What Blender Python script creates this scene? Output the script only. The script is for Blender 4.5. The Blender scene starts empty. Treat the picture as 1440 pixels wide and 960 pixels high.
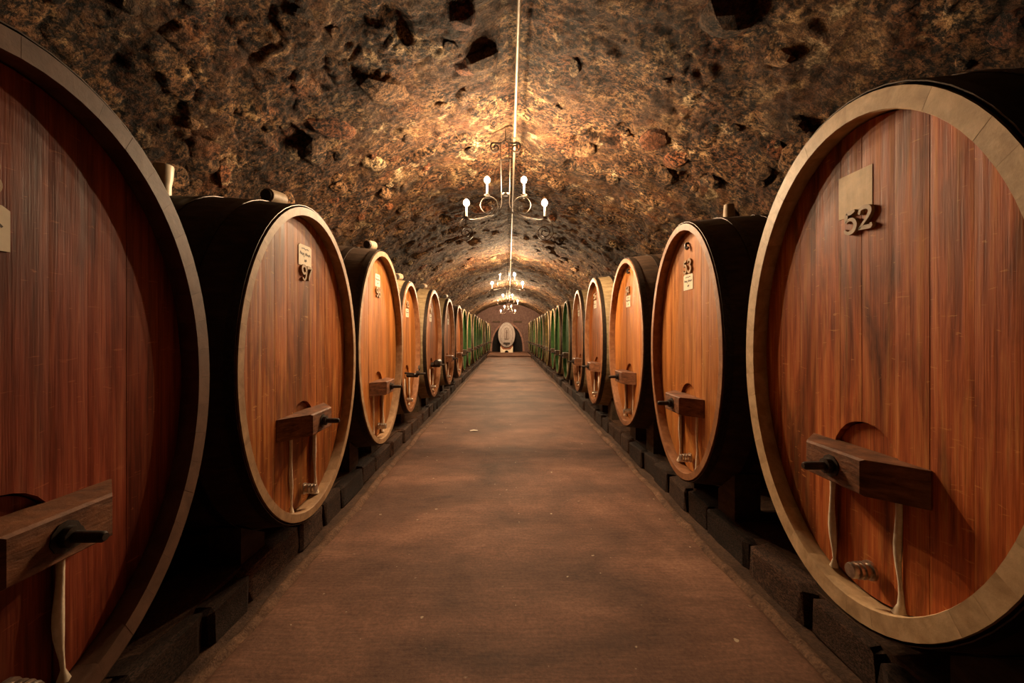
import bpy, bmesh, math, random
import numpy as np
from mathutils import Vector, Matrix
PI = math.pi
random.seed(7)
SC = bpy.context.scene
COL = SC.collection

# ------------------------------------------------------------------ camera, world, exposure
F = 600.0                     # focal length in pixels of the 1440 px wide frame
EYE = 1.62                    # eye height, metres
cam_d = bpy.data.cameras.new('camera')
cam = bpy.data.objects.new('camera', cam_d)
COL.objects.link(cam)
cam.location = (0, 0, EYE)
cam.rotation_euler = (PI / 2, 0, 0)
cam_d.sensor_width = 36.0
cam_d.lens = 36.0 * F / 1440.0
cam_d.shift_x = 5 / 1440.0
cam_d.shift_y = -10 / 1440.0
cam_d.clip_start = 0.02
cam_d.clip_end = 200
SC.camera = cam

w = bpy.data.worlds.new('cellar_air')
SC.world = w
w.use_nodes = True
w.node_tree.nodes['Background'].inputs[0].default_value = (1.0, 0.62, 0.35, 1)
w.node_tree.nodes['Background'].inputs[1].default_value = 0.0

SC.view_settings.view_transform = 'Standard'
SC.view_settings.look = 'None'
SC.view_settings.gamma = 1
SC.view_settings.use_curve_mapping = False
SC.view_settings.exposure = 0.0
SC.cycles.max_bounces = 6
SC.cycles.diffuse_bounces = 2
SC.cycles.glossy_bounces = 3
SC.cycles.sample_clamp_indirect = 4
SC.cycles.use_denoising = True
BULB_WATT = 1.0               # scales every bulb
BULB_COL = (1.0, 0.69, 0.40)
BULB_STRENGTH = 2600.0
BULB_REL = [1.3, 2.2, 1.9, 1.8]   # the nearest chandelier has the weakest bulbs
CHANDELIER_Y = [5.8, 14.9, 22.8, 32.0]

# ------------------------------------------------------------------ node helper
class NT:
    def __init__(s, name):
        s.m = bpy.data.materials.new(name)
        s.m.use_nodes = True
        s.t = s.m.node_tree
        s.b = s.t.nodes['Principled BSDF']
    def n(s, typ, **kw):
        o = s.t.nodes.new(typ)
        for k, v in kw.items():
            setattr(o, k, v)
        return o
    def l(s, a, b):
        s.t.links.new(a, b)
    def put(s, sock, v):
        if isinstance(v, bpy.types.NodeSocket):
            s.l(v, sock)
        elif v is not None:
            sock.default_value = v
    def coord(s, scale=(1, 1, 1), rnd=False, rot=(0, 0, 0)):
        tc = s.n('ShaderNodeTexCoord')
        mp = s.n('ShaderNodeMapping')
        s.l(tc.outputs['Object'], mp.inputs[0])
        mp.inputs['Scale'].default_value = scale
        mp.inputs['Rotation'].default_value = rot
        if rnd:
            oi = s.n('ShaderNodeObjectInfo')
            k = s.math('MULTIPLY', oi.outputs['Random'], 40.0)
            s.l(k, mp.inputs['Location'])
        return mp.outputs[0]
    def noise(s, vec, scale, detail=4, rough=0.55, dist=0.0):
        o = s.n('ShaderNodeTexNoise')
        s.l(vec, o.inputs['Vector'])
        o.inputs['Scale'].default_value = scale
        o.inputs['Detail'].default_value = detail
        o.inputs['Roughness'].default_value = rough
        o.inputs['Distortion'].default_value = dist
        return o.outputs[0]
    def ramp(s, fac, stops, interp='LINEAR'):
        o = s.n('ShaderNodeValToRGB')
        o.color_ramp.interpolation = interp
        e = o.color_ramp.elements
        while len(e) < len(stops):
            e.new(0.5)
        for k, (p, c) in enumerate(stops):
            e[k].position = p
            if isinstance(c, (int, float)):
                c = (c, c, c)
            e[k].color = (*c, 1)
        s.l(fac, o.inputs[0])
        return o.outputs[0]
    def mix(s, fac, a, b, mode='MIX'):
        o = s.n('ShaderNodeMix', data_type='RGBA', blend_type=mode)
        s.put(o.inputs[0], fac)
        s.put(o.inputs[6], a if isinstance(a, bpy.types.NodeSocket) else (*a, 1))
        s.put(o.inputs[7], b if isinstance(b, bpy.types.NodeSocket) else (*b, 1))
        return o.outputs[2]
    def math(s, op, a, b=None):
        o = s.n('ShaderNodeMath', operation=op)
        s.put(o.inputs[0], a)
        s.put(o.inputs[1], b)
        return o.outputs[0]
    def bump(s, h, strength, dist=0.02, prev=None):
        o = s.n('ShaderNodeBump')
        s.l(h, o.inputs['Height'])
        o.inputs['Strength'].default_value = strength
        o.inputs['Distance'].default_value = dist
        if prev is not None:
            s.l(prev, o.inputs['Normal'])
        return o.outputs[0]
    def done(s, col=None, rough=0.6, nrm=None, metal=0.0, spec=None):
        if col is not None:
            s.put(s.b.inputs['Base Color'], col if isinstance(col, bpy.types.NodeSocket) else (*col, 1))
        s.put(s.b.inputs['Roughness'], rough)
        s.b.inputs['Metallic'].default_value = metal
        if nrm is not None:
            s.l(nrm, s.b.inputs['Normal'])
        if spec is not None:
            s.b.inputs['Specular IOR Level'].default_value = spec
        return s.m

def head_wood(name, dark, mid, light, stain=0.5, rough=(0.42, 0.62), spec=0.22):
    """varnished upright boards: long vertical grain, dark runs, small pale flecks"""
    t = NT(name)
    vg = t.coord((1, 16, 0.8), rnd=True)
    g1 = t.noise(vg, 2.2, 6, 0.62, 0.3)
    g2 = t.noise(t.coord((1, 90, 2.0), rnd=True), 2.0, 3, 0.6)
    big = t.noise(t.coord((1, 3.0, 0.55), rnd=False), 2.0, 5, 0.6, 0.6)
    c = t.ramp(g1, [(0.25, dark), (0.5, mid), (0.78, light)])
    fine = t.ramp(g2, [(0.3, 0.62), (0.6, 1.0)])
    c = t.mix(0.75, c, fine, 'MULTIPLY')
    runs = t.ramp(big, [(0.36, (1 - stain * 0.95,) * 3), (0.56, 1.0)])
    c = t.mix(1.0, c, runs, 'MULTIPLY')
    oi = t.n('ShaderNodeObjectInfo')
    hsv = t.n('ShaderNodeHueSaturation')
    t.l(c, hsv.inputs['Color'])
    rv = t.n('ShaderNodeMapRange')
    t.l(oi.outputs['Random'], rv.inputs[0])
    rv.inputs[3].default_value = 0.78
    rv.inputs[4].default_value = 1.18
    t.l(rv.outputs[0], hsv.inputs['Value'])
    c = hsv.outputs[0]
    fl = t.noise(t.coord((1, 5, 26), rnd=True), 2.2, 3, 0.5, 1.2)
    fm = t.ramp(fl, [(0.665, 0.0), (0.70, 0.45)])
    c = t.mix(fm, c, light)
    tint = t.mix(1.0, c, oi.outputs['Color'], 'MULTIPLY')
    rr = t.ramp(g1, [(0.3, rough[0]), (0.7, rough[1])])
    nb = t.bump(g2, 0.25, 0.004, t.bump(g1, 0.15, 0.01))
    return t.done(tint, rr, nb, spec=spec)

def plain_wood(name, dark, light, scale=(6, 6, 6), rough=0.6, bump=0.3, spec=0.3):
    t = NT(name)
    a = t.noise(t.coord(scale, rnd=True), 2.5, 6, 0.62, 0.4)
    b = t.noise(t.coord((1, 1, 1), rnd=True), 14, 5, 0.7)
    c = t.ramp(a, [(0.28, dark), (0.7, light)])
    c = t.mix(0.5, c, t.ramp(b, [(0.35, 0.55), (0.62, 1.0)]), 'MULTIPLY')
    return t.done(c, rough, t.bump(b, bump, 0.006, t.bump(a, bump, 0.01)), spec=spec)

M = {}
M['head_red'] = head_wood('head_wood_red', (0.12, 0.022, 0.012), (0.30, 0.060, 0.026), (0.46, 0.14, 0.06), 0.5)
M['head_worn_lit'] = head_wood('head_wood_worn_lit', (0.18, 0.036, 0.012), (0.48, 0.118, 0.031), (0.70, 0.30, 0.085), 0.75)  # worn varnish, also brightened in colour where the bulbs' light falls short
M['head_brown'] = head_wood('head_wood_brown', (0.16, 0.038, 0.010), (0.40, 0.115, 0.025), (0.62, 0.30, 0.08), 0.6)
M['head_amber'] = head_wood('head_wood_amber', (0.25, 0.070, 0.018), (0.47, 0.165, 0.038), (0.60, 0.29, 0.075), 0.35)
M['head_green'] = head_wood('head_paint_green', (0.010, 0.035, 0.008), (0.022, 0.075, 0.014), (0.06, 0.13, 0.03), 0.35)
M['chime'] = plain_wood('chime_wood', (0.28, 0.16, 0.08), (0.52, 0.34, 0.19), (5, 3, 3), 0.55, 0.2)
M['chime_lit'] = plain_wood('chime_wood_lit', (0.42, 0.27, 0.14), (0.72, 0.52, 0.31), (5, 3, 3), 0.5, 0.2)  # chime wood raised in colour, standing in for light missing on the rim
M['chime_green'] = plain_wood('chime_wood_weathered', (0.16, 0.11, 0.05), (0.32, 0.23, 0.12), (5, 3, 3), 0.55, 0.2)
M['chime_red'] = plain_wood('chime_wood_red', (0.20, 0.075, 0.03), (0.40, 0.19, 0.085), (5, 3, 3), 0.5, 0.2)
M['chime_dark'] = plain_wood('chime_wood_dark', (0.08, 0.04, 0.026), (0.17, 0.09, 0.055), (5, 3, 3), 0.55, 0.2)
M['stave'] = plain_wood('stave_wood', (0.03, 0.017, 0.010), (0.09, 0.05, 0.028), (2, 8, 8), 0.6, 0.3)
M['stave_pale'] = plain_wood('stave_wood_pale', (0.20, 0.13, 0.06), (0.42, 0.31, 0.17), (2, 8, 8), 0.6, 0.3)
M['block'] = plain_wood('crossbar_wood', (0.055, 0.022, 0.011), (0.30, 0.125, 0.058), (4, 4, 14), 0.6, 0.5)
M['door'] = plain_wood('hatch_wood', (0.11, 0.036, 0.013), (0.27, 0.09, 0.03), (2, 16, 1.2), 0.5, 0.2)
M['timber'] = plain_wood('old_timber', (0.03, 0.018, 0.01), (0.09, 0.055, 0.03), (8, 2, 8), 0.8, 0.5)
M['end_wood'] = plain_wood('carved_pale_wood', (0.20, 0.16, 0.145), (0.36, 0.30, 0.27), (8, 8, 2), 0.6, 0.2)
M['end_carve'] = plain_wood('carved_relief_wood', (0.10, 0.07, 0.06), (0.22, 0.16, 0.135), (8, 8, 2), 0.6, 0.2)
M['bung'] = plain_wood('bung_wood', (0.35, 0.24, 0.14), (0.55, 0.42, 0.28), (6, 6, 6), 0.6, 0.2)
M['end_saddle'] = plain_wood('saddle_wood', (0.16, 0.05, 0.025), (0.28, 0.1, 0.045), (2, 8, 8), 0.6, 0.2)

def speck(name, base, var, rough, metal=0.0, scale=30, bump=0.2):
    t = NT(name)
    a = t.noise(t.coord((1, 1, 1)), scale, 5, 0.65)
    c = t.ramp(a, [(0.35, base), (0.65, var)])
    return t.done(c, rough, t.bump(a, bump, 0.004), metal)
M['hoop'] = speck('hoop_steel', (0.03, 0.022, 0.018), (0.07, 0.05, 0.038), 0.45, 0.7, 40)
M['iron'] = speck('wrought_iron', (0.055, 0.04, 0.03), (0.10, 0.075, 0.055), 0.45, 0.3, 60)
M['bolt'] = speck('bolt_iron', (0.02, 0.015, 0.012), (0.05, 0.036, 0.028), 0.5, 0.5, 60)
M['steel'] = speck('tap_steel', (0.42, 0.36, 0.30), (0.6, 0.53, 0.46), 0.28, 0.9, 50)
M['wax'] = speck('tallow_seal', (0.66, 0.55, 0.40), (0.8, 0.7, 0.55), 0.5, 0, 40, 0.5)
M['card'] = speck('label_card', (0.72, 0.62, 0.46), (0.80, 0.71, 0.55), 0.7, 0, 12, 0.05)
M['ink'] = speck('label_ink', (0.05, 0.035, 0.025), (0.08, 0.055, 0.04), 0.7)
M['numeral'] = plain_wood('numeral_wood', (0.30, 0.19, 0.10), (0.50, 0.34, 0.19), (6, 6, 6), 0.5, 0.15)
M['patch'] = plain_wood('bare_patch_wood', (0.62, 0.42, 0.21), (0.76, 0.56, 0.32), (1, 14, 0.8), 0.55, 0.1)
M['plastic'] = speck('cream_plastic', (0.66, 0.56, 0.40), (0.72, 0.62, 0.46), 0.4, 0, 8, 0.02)
M['rubber'] = speck('bung_rubber', (0.04, 0.03, 0.025), (0.07, 0.05, 0.04), 0.6)
M['pipe'] = speck('conduit_paint', (0.18, 0.135, 0.085), (0.26, 0.20, 0.13), 0.45, 0.1, 20)
M['sleeve'] = speck('candle_sleeve', (0.62, 0.54, 0.42), (0.7, 0.62, 0.5), 0.5, 0, 20, 0.05)
M['paper'] = speck('paper_scrap', (0.6, 0.54, 0.45), (0.72, 0.66, 0.56), 0.7, 0, 20)
M['plaster_block'] = speck('whitewashed_block', (0.55, 0.45, 0.33), (0.72, 0.62, 0.48), 0.8, 0, 6, 0.3)

def bulb_mat(name, lit, rel=1.0):
    t = NT(name)
    t.b.inputs['Base Color'].default_value = (0.8, 0.75, 0.65, 1)
    t.b.inputs['Roughness'].default_value = 0.2
    if lit:
        t.b.inputs['Emission Color'].default_value = (*BULB_COL, 1)
        t.b.inputs['Emission Strength'].default_value = BULB_STRENGTH * BULB_WATT * rel
    return t.m
for k, r_ in enumerate(BULB_REL):
    M['bulb_lit_%d' % k] = bulb_mat('glowing_bulb', True, r_)
M['bulb_off'] = bulb_mat('unlit_bulb', False)

def vault_mat(name='sooty_rubble_vault', tint=None):
    t = NT(name)
    def pos(scale=(1, 1, 1), rot=(0, 0, 0)):
        g = t.n('ShaderNodeNewGeometry')
        mp = t.n('ShaderNodeMapping')
        t.l(g.outputs['Position'], mp.inputs[0])
        mp.inputs['Scale'].default_value = scale
        mp.inputs['Rotation'].default_value = rot
        return mp.outputs[0]
    p = pos()
    at = t.n('ShaderNodeAttribute', attribute_name='tone')
    big = t.noise(p, 0.9, 6, 0.62, 0.5)
    med = t.noise(pos((1.0, 0.8, 1.0)), 4.2, 8, 0.72, 0.6)
    fine = t.noise(p, 21, 6, 0.75)
    fleck = t.noise(p, 62, 4, 0.7)
    red = t.noise(pos((1, 1, 1), rot=(0.4, 0.7, 0)), 2.0, 5, 0.6)
    stone = t.ramp(med, [(0.32, (0.03, 0.0155, 0.0085)), (0.46, (0.11, 0.052, 0.024)), (0.56, (0.21, 0.115, 0.052)), (0.68, (0.43, 0.29, 0.145))])
    stone = t.mix(t.ramp(red, [(0.52, 0.0), (0.64, 0.65)]), stone, (0.19, 0.070, 0.027))
    if tint is None:
        tone = t.ramp(at.outputs['Fac'], [(0.0, 0.45), (0.5, 0.9), (1.0, 1.35)])
        stone = t.mix(0.8, stone, tone, 'MULTIPLY')
    else:
        oi = t.n('ShaderNodeObjectInfo')
        stone = t.mix(0.82, stone, t.mix(oi.outputs['Random'], tint[0], tint[1]))
    lime = t.noise(pos((1, 0.7, 1), rot=(0, 0.5, 0.3)), 2.6, 7, 0.68, 0.4)
    stone = t.mix(t.ramp(lime, [(0.585, 0.0), (0.66, 0.8)]), stone, (0.54, 0.41, 0.24))
    soot = t.ramp(fine, [(0.445, 0.04), (0.50, 0.70), (0.575, 1.7)])
    smooth = t.ramp(t.noise(p, 1.6, 4, 0.6), [(0.40, 0.45), (0.52, 1.0)])
    stone = t.mix(smooth, stone, t.mix(1.0, stone, soot, 'MULTIPLY'))
    fk = t.ramp(fleck, [(0.42, 0.25), (0.52, 1.05)])
    stone = t.mix(0.7, stone, fk, 'MULTIPLY')
    dk = t.ramp(big, [(0.38, 0.34), (0.56, 1.08)])
    stone = t.mix(0.9, stone, dk, 'MULTIPLY')
    stone = t.mix(1.0, stone, (0.80, 0.77, 0.74), 'MULTIPLY')
    nb = t.bump(fleck, 0.6, 0.015, t.bump(fine, 0.9, 0.04, t.bump(med, 0.5, 0.06)))
    return t.done(stone, 0.85, nb, spec=0.2)
M['vault'] = vault_mat()

def rock_mat(name, k, cols):
    t = NT(name)
    p = t.coord((1, 1, 1), rnd=True)
    a = t.noise(p, 5, 6, 0.7)
    b = t.noise(p, 30, 5, 0.75)
    c = t.ramp(a, cols)
    c = t.mix(0.92, c, t.ramp(b, [(0.42, 0.08), (0.5, .7), (0.6, 1.3)]), 'MULTIPLY')
    oi = t.n('ShaderNodeObjectInfo')
    c = t.mix(1.0, c, t.ramp(oi.outputs['Random'], [(0, 0.35), (1, 1.5)]), 'MULTIPLY')
    return t.done(c, 0.85, t.bump(b, 0.6, 0.02), spec=0.25)
M['rock'] = vault_mat('vault_stone', ((0.03, 0.016, 0.009), (0.36, 0.20, 0.095)))
M['rock_red'] = vault_mat('vault_stone_red', ((0.12, 0.04, 0.016), (0.36, 0.13, 0.05)))
M['rock_pale'] = vault_mat('vault_stone_pale', ((0.30, 0.20, 0.11), (0.58, 0.44, 0.25)))
M['rock_base'] = rock_mat('plinth_stone', 1, [(0.3, (0.03, 0.015, 0.009)), (0.7, (0.10, 0.050, 0.030))])

def floor_mat():
    t = NT('worn_cement_floor')
    p = t.coord((1, 1, 1))
    big = t.noise(p, 1.1, 7, 0.65, 0.4)
    band = t.noise(t.coord((0.35, 1.5, 1)), 1.3, 5, 0.6)
    fine = t.noise(p, 45, 5, 0.7)
    scr = t.noise(t.coord((2.5, 28, 1)), 2.0, 4, 0.6)
    c = t.ramp(big, [(0.3, (0.075, 0.037, 0.024)), (0.5, (0.165, 0.080, 0.050)), (0.72, (0.27, 0.138, 0.087))])
    c = t.mix(0.8, c, t.ramp(band, [(0.36, 0.55), (0.6, 1.1)]), 'MULTIPLY')
    c = t.mix(0.7, c, t.ramp(fine, [(0.35, 0.6), (0.65, 1.2)]), 'MULTIPLY')
    c = t.mix(0.5, c, t.ramp(scr, [(0.35, 0.7), (0.65, 1.15)]), 'MULTIPLY')
    ch = t.noise(p, 17, 2, 0.4)
    c = t.mix(t.ramp(ch, [(0.74, 0.0), (0.77, 0.7)]), c, (0.5, 0.4, 0.28))
    nb = t.bump(fine, 0.35, 0.006, t.bump(scr, 0.25, 0.006, t.bump(big, 0.2, 0.02)))
    return t.done(c, 0.75, nb, spec=0.22)
M['floor'] = floor_mat()

def ground_mat(name, a, b):
    t = NT(name)
    p = t.coord((1, 1, 1))
    n1 = t.noise(p, 7, 7, 0.7)
    n2 = t.noise(p, 60, 4, 0.7)
    c = t.ramp(n1, [(0.3, a), (0.7, b)])
    c = t.mix(0.8, c, t.ramp(n2, [(0.35, 0.45), (0.65, 1.2)]), 'MULTIPLY')
    return t.done(c, 0.85, t.bump(n2, 0.6, 0.01, t.bump(n1, 0.5, 0.03)), spec=0.2)
M['ground'] = ground_mat('earth_under_casks', (0.035, 0.018, 0.011), (0.10, 0.052, 0.03))
M['kerb'] = ground_mat('crumbled_kerb', (0.06, 0.03, 0.018), (0.22, 0.12, 0.07))
M['end_wall'] = ground_mat('end_wall_stone', (0.09, 0.05, 0.042), (0.18, 0.105, 0.085))
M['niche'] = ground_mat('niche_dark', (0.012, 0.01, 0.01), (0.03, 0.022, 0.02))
M['arch_stone'] = ground_mat('arch_stone', (0.20, 0.10, 0.075), (0.33, 0.18, 0.13))

# ------------------------------------------------------------------ mesh helpers
class MB:
    def __init__(s):
        s.v, s.f = [], []
    def add(s, vs, fs):
        k = len(s.v)
        s.v += [tuple(p) for p in vs]
        s.f += [tuple(i + k for i in f) for f in fs]
    def box(s, x0, x1, y0, y1, z0, z1, bev=0.0):
        if bev <= 0:
            vs = [(x, y, z) for x in (x0, x1) for y in (y0, y1) for z in (z0, z1)]
            s.add(vs, [(0, 1, 3, 2), (4, 6, 7, 5), (0, 4, 5, 1), (2, 3, 7, 6), (0, 2, 6, 4), (1, 5, 7, 3)])
            return
        b = bmesh.new()
        bmesh.ops.create_cube(b, size=1)
        for q in b.verts:
            q.co = Vector((x0 + (x1 - x0) * (q.co.x + .5), y0 + (y1 - y0) * (q.co.y + .5), z0 + (z1 - z0) * (q.co.z + .5)))
        bmesh.ops.bevel(b, geom=b.edges[:], offset=bev, segments=1, affect='EDGES')
        b.verts.index_update()
        s.add([q.co[:] for q in b.verts], [[q.index for q in f.verts] for f in b.faces])
        b.free()
    def loft(s, rings, caps=True, closed=True):
        k = len(s.v)
        n = len(rings[0])
        for r in rings:
            s.v += [tuple(p) for p in r]
        m = n if closed else n - 1
        for i in range(len(rings) - 1):
            for j in range(m):
                j2 = (j + 1) % n
                s.f.append((k + i * n + j, k + i * n + j2, k + (i + 1) * n + j2, k + (i + 1) * n + j))
        if caps:
            s.f.append(tuple(k + j for j in range(n))[::-1])
            s.f.append(tuple(k + (len(rings) - 1) * n + j for j in range(n)))
    def tube(s, pts, rad, seg=8, flat=None):
        """tube along a polyline; rad a number or list; flat = (half width across, half thick) with a fixed normal axis y"""
        pts = [Vector(p) for p in pts]
        rings = []
        ref = None
        for i, p in enumerate(pts):
            d = (pts[min(i + 1, len(pts) - 1)] - pts[max(i - 1, 0)]).normalized()
            if ref is None:
                ref = Vector((0, 1, 0)) if abs(d.y) < 0.9 else Vector((1, 0, 0))
            u = (ref - d * ref.dot(d)).normalized()
            ref = u
            v = d.cross(u)
            r = rad[i] if isinstance(rad, (list, tuple)) else rad
            ru, rv = (r, r) if flat is None else (r * flat[0], r * flat[1])
            rings.append([p + u * (ru * math.cos(2 * PI * j / seg)) + v * (rv * math.sin(2 * PI * j / seg)) for j in range(seg)])
        s.loft(rings)
    def lathe(s, origin, axis, prof, seg=16):
        """prof: list of (distance along axis, radius)"""
        a = Vector(axis).normalized()
        u = a.orthogonal().normalized()
        v = a.cross(u)
        o = Vector(origin)
        s.loft([[o + a * d + (u * math.cos(2 * PI * j / seg) + v * math.sin(2 * PI * j / seg)) * max(r, 1e-4) for j in range(seg)] for d, r in prof])
    def mesh(s, name, mat, smooth=None):
        me = bpy.data.meshes.new(name)
        me.from_pydata(s.v, [], s.f)
        b = bmesh.new()
        b.from_mesh(me)
        bmesh.ops.recalc_face_normals(b, faces=b.faces[:])
        b.to_mesh(me)
        b.free()
        for mm in (mat if isinstance(mat, (list, tuple)) else [mat]):
            me.materials.append(mm)
        if smooth is not None:
            me.shade_smooth()
            me.set_sharp_from_angle(angle=math.radians(smooth))
        return me
    def build(s, name, mat, parent=None, smooth=None):
        return link(name, s.mesh(name, mat, smooth), parent)

def link(name, me, parent=None):
    o = bpy.data.objects.new(name, me)
    COL.objects.link(o)
    if parent is not None:
        o.parent = parent
    return o
def tag(o, label=None, cat=None, group=None, kind=None):
    if label: o['label'] = label
    if cat: o['category'] = cat
    if group: o['group'] = group
    if kind: o['kind'] = kind
    return o
def empty(name, loc):
    o = bpy.data.objects.new(name, None)
    o.empty_display_size = 0.1
    COL.objects.link(o)
    o.location = loc
    return o
def spline(pts, n=6):
    """Catmull-Rom through 2-D or 3-D points"""
    pts = [Vector(p) for p in pts]
    q = [2 * pts[0] - pts[1]] + pts + [2 * pts[-1] - pts[-2]]
    out = []
    for i in range(1, len(q) - 2):
        for k in range(n):
            t = k / n
            out.append(0.5 * ((2 * q[i]) + (q[i + 1] - q[i - 1]) * t + (2 * q[i - 1] - 5 * q[i] + 4 * q[i + 1] - q[i + 2]) * t * t
                              + (3 * q[i] - q[i - 1] - 3 * q[i + 1] + q[i + 2]) * t ** 3))
    out.append(pts[-1].copy())
    return out

# numpy noise for real relief
def _h(i, j, k):
    n = (i.astype(np.int64) * 374761393 + j.astype(np.int64) * 668265263 + k.astype(np.int64) * 2147483647) & 0xffffffff
    n = ((n ^ (n >> 13)) * 1274126177) & 0xffffffff
    n = (n ^ (n >> 16)) & 0xffffffff
    return (n & 0xffffff) / float(0xffffff)
def vnoise(x, y, z):
    xi, yi, zi = np.floor(x), np.floor(y), np.floor(z)
    fx, fy, fz = x - xi, y - yi, z - zi
    fx, fy, fz = [f * f * (3 - 2 * f) for f in (fx, fy, fz)]
    r = 0
    for a in (0, 1):
        for b in (0, 1):
            for c in (0, 1):
                r = r + _h(xi + a, yi + b, zi + c) * (fx if a else 1 - fx) * (fy if b else 1 - fy) * (fz if c else 1 - fz)
    return r
def fbm(x, y, z, o=4, gain=0.5):
    s, a, t = 0, 1.0, 0
    for k in range(o):
        s = s + a * vnoise(x * 2 ** k + 17 * k, y * 2 ** k, z * 2 ** k + 5 * k)
        t += a
        a *= gain
    return s / t
def cells(u, v):
    """jittered-grid cells: F1, F2 and a random tone of the nearest cell"""
    ui, vi = np.floor(u), np.floor(v)
    f1 = np.full(u.shape, 9.0); f2 = np.full(u.shape, 9.0); tone = np.zeros(u.shape)
    z0 = np.zeros(u.shape)
    for a in (-1, 0, 1):
        for b in (-1, 0, 1):
            cu, cv = ui + a, vi + b
            d = np.hypot(cu + .1 + .8 * _h(cu, cv, z0) - u, cv + .1 + .8 * _h(cu, cv, z0 + 1) - v)
            t = _h(cu, cv, z0 + 2)
            near = d < f1
            f2 = np.where(near, f1, np.minimum(f2, d))
            tone = np.where(near, t, tone)
            f1 = np.where(near, d, f1)
    return f1, f2, tone
def grid_mesh(name, P, mat, attr=None):
    """P: (rows, cols, 3)"""
    r, c = P.shape[:2]
    me = bpy.data.meshes.new(name)
    me.vertices.add(r * c)
    me.vertices.foreach_set('co', P.reshape(-1).astype(np.float32))
    i = np.arange(r * c).reshape(r, c)
    q = np.stack([i[:-1, :-1], i[:-1, 1:], i[1:, 1:], i[1:, :-1]], -1).reshape(-1, 4)
    me.loops.add(q.size)
    me.loops.foreach_set('vertex_index', q.reshape(-1).astype(np.int32))
    me.polygons.add(len(q))
    me.polygons.foreach_set('loop_start', np.arange(0, q.size, 4, dtype=np.int32))
    me.polygons.foreach_set('use_smooth', np.ones(len(q), dtype=bool))
    me.update()
    me.validate()
    if attr is not None:
        at = me.attributes.new('tone', 'FLOAT', 'POINT')
        at.data.foreach_set('value', attr.reshape(-1).astype(np.float32))
    me.materials.append(mat)
    return me

# ------------------------------------------------------------------ the setting
XL, XR = 1.45, 1.52            # planes of the cask rims left and right
RV = 4.30                      # vault radius, springing at floor level
Y0, Y1 = -3.0, 37.0
def vault_r(th, y):
    """radius with relief, plus tone, for arrays of angle and depth"""
    x, z = RV * np.cos(th), RV * np.sin(th)
    s = RV * th
    big = fbm(x * 0.9, y * 0.9, z * 0.9, 3) - .5
    mid = fbm(x * 3.2 + 40, y * 3.2, z * 3.2, 3) - .5
    fin = fbm(x * 11 + 9, y * 11, z * 11, 3, 0.6) - .5
    wob = 0.5 * (fbm(x * 4, y * 4 + 77, z * 4, 2) - .5)
    f1, f2, tone = cells(s / 0.22 + wob, y / 0.34 + wob * 0.7)
    joint = np.clip((f2 - f1) / 0.22, 0, 1)
    joint = joint * joint * (3 - 2 * joint)
    mask = np.clip((fbm(x * 0.8 + 5, y * 0.8, z * 0.8, 2) - 0.38) / 0.22, 0, 1)
    prot = (tone - 0.35) * 0.03
    holes = np.clip((fbm(x * 2.2 + 91, y * 2.2, z * 2.2, 2) - 0.74) / 0.06, 0, 1) * 0.09
    d = 0.16 * big + 0.07 * mid + 0.05 * fin - mask * joint * (0.012 + prot) + holes
    step = np.clip((y - 14.55) / 0.06, 0, 1) * 0.10 * np.clip(1 - (y - 14.6) / 5.0, 0, 1)
    step = step - np.clip((y - 31.2) / 0.06, 0, 1) * 0.05
    step = step + 0.13 * np.exp(-((th - PI / 2 + 0.02) / 0.07) ** 2)
    return RV + d + step, tone * mask + 0.5 * (1 - mask)

ys = np.concatenate([np.arange(Y0, 9, 0.024), np.arange(9, 18, 0.05), np.arange(18, Y1 + 0.05, 0.1)])
ths = np.linspace(math.radians(4), math.radians(176), 520)
TH, YY = np.meshgrid(ths, ys)
R_, TONE = vault_r(TH, YY)
P = np.stack([R_ * np.cos(TH), YY, R_ * np.sin(TH)], -1)
ceiling = link('ceiling', grid_mesh('ceiling', P, M['vault'], TONE))
tag(ceiling, 'sooty rough stone barrel vault', kind='structure')

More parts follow.
